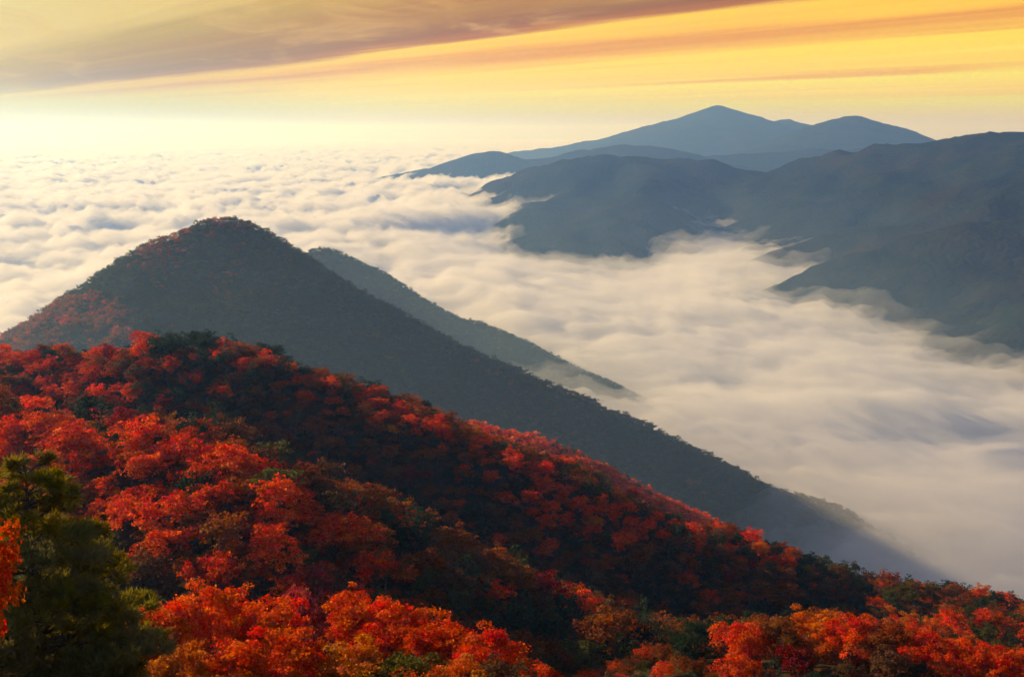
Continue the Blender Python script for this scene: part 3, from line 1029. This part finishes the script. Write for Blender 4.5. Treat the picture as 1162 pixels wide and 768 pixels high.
# ------------------------------------------------------------------ woods too many to count
def wood(name, pts, scale_r, scale_h, tint, variants, nvar, label):
    """One object: a mesh of points that carries a tree on each, turned, sized and coloured."""
    me = bpy.data.meshes.new(name)
    me.vertices.add(len(pts)); me.vertices.foreach_set('co', np.ascontiguousarray(pts, dtype=np.float32).ravel())
    for nm, ty_, fld, val in (('rot', 'FLOAT_VECTOR', 'vector', np.stack([np.zeros(len(pts)), np.zeros(len(pts)), rng.uniform(0, 6.28, len(pts))], -1)),
                              ('size', 'FLOAT_VECTOR', 'vector', np.stack([scale_r / 0.34, scale_r / 0.34, scale_h], -1)),
                              ('pick', 'INT', 'value', nvar)):
        a = me.attributes.new(nm, ty_, 'POINT')
        a.data.foreach_set(fld, np.ascontiguousarray(val, dtype=np.int32 if ty_ == 'INT' else np.float32).ravel())
    a = me.attributes.new('tint', 'FLOAT_COLOR', 'POINT')
    a.data.foreach_set('color', np.ascontiguousarray(np.concatenate([tint, np.ones((len(pts), 1))], 1), dtype=np.float32).ravel())
    o = add(name, me, label=label, category='forest', kind='stuff')
    src = bpy.data.collections.new(name + '_kinds')
    for k, v in enumerate(variants):
        src.objects.link(bpy.data.objects.new(f'{name}_kind_{k:02d}', v))
    ng = bpy.data.node_groups.new(name, 'GeometryNodeTree')
    ng.interface.new_socket('Geometry', in_out='INPUT', socket_type='NodeSocketGeometry')
    ng.interface.new_socket('Geometry', in_out='OUTPUT', socket_type='NodeSocketGeometry')
    N = ng.nodes.new; Lk = ng.links.new
    gi, go = N('NodeGroupInput'), N('NodeGroupOutput')
    ci = N('GeometryNodeCollectionInfo')
    ci.inputs['Collection'].default_value = src
    ci.inputs['Separate Children'].default_value = True
    ci.inputs['Reset Children'].default_value = True
    ip = N('GeometryNodeInstanceOnPoints')

    def attr(nm, dt):
        n_ = N('GeometryNodeInputNamedAttribute'); n_.data_type = dt
        n_.inputs['Name'].default_value = nm
        return next(s for s in n_.outputs if s.enabled and s.name == 'Attribute')
    ip.inputs['Pick Instance'].default_value = True
    Lk(gi.outputs[0], ip.inputs['Points'])
    Lk(ci.outputs[0], ip.inputs['Instance'])
    Lk(attr('pick', 'INT'), ip.inputs['Instance Index'])
    e2r = N('FunctionNodeEulerToRotation')
    Lk(attr('rot', 'FLOAT_VECTOR'), e2r.inputs[0])
    Lk(e2r.outputs[0], ip.inputs['Rotation'])
    Lk(attr('size', 'FLOAT_VECTOR'), ip.inputs['Scale'])
    Lk(ip.outputs[0], go.inputs[0])
    md = o.modifiers.new('trees', 'NODES')
    md.node_group = ng
    return o


PAL = {k: np.array(v) for k, v in COLOURS.items()}
rest = np.array([i for i in range(nT) if i not in picked])
bx, by = np.meshgrid(np.arange(-280, 300, 3.3), np.arange(20, 460, 3.3), indexing='ij')
bx = (bx + rng.uniform(-1.5, 1.5, bx.shape)).ravel(); by = (by + rng.uniform(-1.5, 1.5, by.shape)).ravel()
bz = H_near(bx, by)
ba, bb, bd = project(np.stack([bx, by, bz + 1.5], -1))
kb = (ba > -100) & (ba < 1260) & (bb < 830) & (np.hypot(bx, by) > 52)
bx, by, bz = bx[kb], by[kb], bz[kb]
br = rng.uniform(1.1, 1.9, len(bx)); bh = br * rng.uniform(1.2, 2.0, len(bx))
tint = np.array([PAL[kind_of[i]] * rng.uniform(0.8, 1.2) for i in rest])
var = np.array([6 + rng.integers(2) if (kind_of[i] == 'dark green' and rng.random() < 0.45) else rng.integers(6) for i in rest])
bt = np.array([PAL[('rust', 'brown', 'rust', 'rust', 'olive', 'orange-red')[rng.integers(6)]] * rng.uniform(0.7, 1.1) for _ in bx])
wood('forest', np.concatenate([np.stack([tx[rest], ty[rest], tz[rest] - 0.3], -1), np.stack([bx, by, bz - 0.4 * bh], -1)]), np.concatenate([tr[rest], br]),
     np.concatenate([th[rest], bh * 1.35]), np.concatenate([tint, bt]), NEARSET, np.concatenate([var, rng.integers(0, 6, len(bx))]),
     'red, rust and dark green autumn forest packed over the hillside between the nearer trees')


def scatter(Hf, x0, x1, y0, y1, sp, zmin):
    gx, gy = np.meshgrid(np.arange(x0, x1, sp), np.arange(y0, y1, sp), indexing='ij')
    gx = (gx + rng.uniform(-0.45, 0.45, gx.shape) * sp).ravel(); gy = (gy + rng.uniform(-0.45, 0.45, gy.shape) * sp).ravel()
    z = Hf(gx, gy)
    a, b, d = project(np.stack([gx, gy, z], -1))
    k = (a > -150) & (a < 1300) & (b < 760) & (z > zmin)
    return gx[k], gy[k], z[k], a[k], b[k]


# the pointed mountain
mx_, my_, mz_, ma, mb = scatter(H_mid, -900, 620, 420, 1120, 4.6, 225)
k = np.ones(len(mx_), bool)
near_top = H_near(np.clip(mx_, -329, 329), np.clip(my_, -39, 479))
k &= ~((np.abs(mx_) < 320) & (my_ < 475) & (near_top > mz_))
mx_, my_, mz_, ma, mb = mx_[k], my_[k], mz_[k], ma[k], mb[k]
nM = len(mx_)
p1 = fbm(mx_, my_, 90, 3, 0.5, 91); p2 = fbm(mx_, my_, 40, 2, 0.5, 95)
west = np.clip((-250 - mx_) / 160 + 0.5, 0, 1)
low = np.clip((my_ - 0) / 1, 0, 1) * (my_ < 560)
tint = np.zeros((nM, 3))
for i in range(nM):
    warm = west[i] * 0.95 * np.clip(0.45 + 1.1 * p1[i], 0, 1) + 0.8 * low[i]
    u = 0.5 + 0.5 * np.clip(p2[i] * 1.3, -1, 1) * 0.8 + rng.normal(0, 0.09 + 0.08 * west[i])
    if u < warm:
        c = ('orange-red', 'rust', 'rust', 'rust', 'brown')[rng.integers(5)]
        tint[i] = 0.75 * PAL[c] + 0.25 * PAL['rust'] if not low[i] else PAL['orange-red']  # shoulder trees all bright orange-red, in place of the sunlight they miss
    else:
        tint[i] = PAL['dark green'] * (0.8 + 0.25 * p2[i]) + PAL['rust'] * (0.05 + 0.25 * max(p1[i], 0)) + PAL['olive'] * 0.12
    tint[i] *= rng.uniform(0.85, 1.15)
mr = rng.uniform(2.6, 4.4, nM)
mh = mr * rng.uniform(1.6, 2.3, nM)
wood('forest', np.stack([mx_, my_, mz_ - 0.3 * mh], -1), mr, mh, tint, FAR, rng.integers(0, 7, nM),
     'dense dark forest with orange patches covering the pointed mountain')

ex, ey, ez, ea, eb = scatter(H_back, -700, 420, 1000, 1750, 6.0, 270)
er = rng.uniform(2.8, 4.6, len(ex))
tint = np.array([PAL[('dark green', 'dark green', 'olive', 'dark green', 'dark green')[rng.integers(5)]] * rng.uniform(0.55, 0.95) for _ in ex])
eh = er * rng.uniform(1.8, 2.6, len(ex))
wood('forest', np.stack([ex, ey, ez - 0.3 * eh], -1), er, eh, tint, FAR, rng.integers(0, 7, len(ex)),
     'dark green woods along the low ridge behind the pointed mountain')
print('trees', nT, 'individual', len(picked), 'mountain', nM, 'back', len(ex))
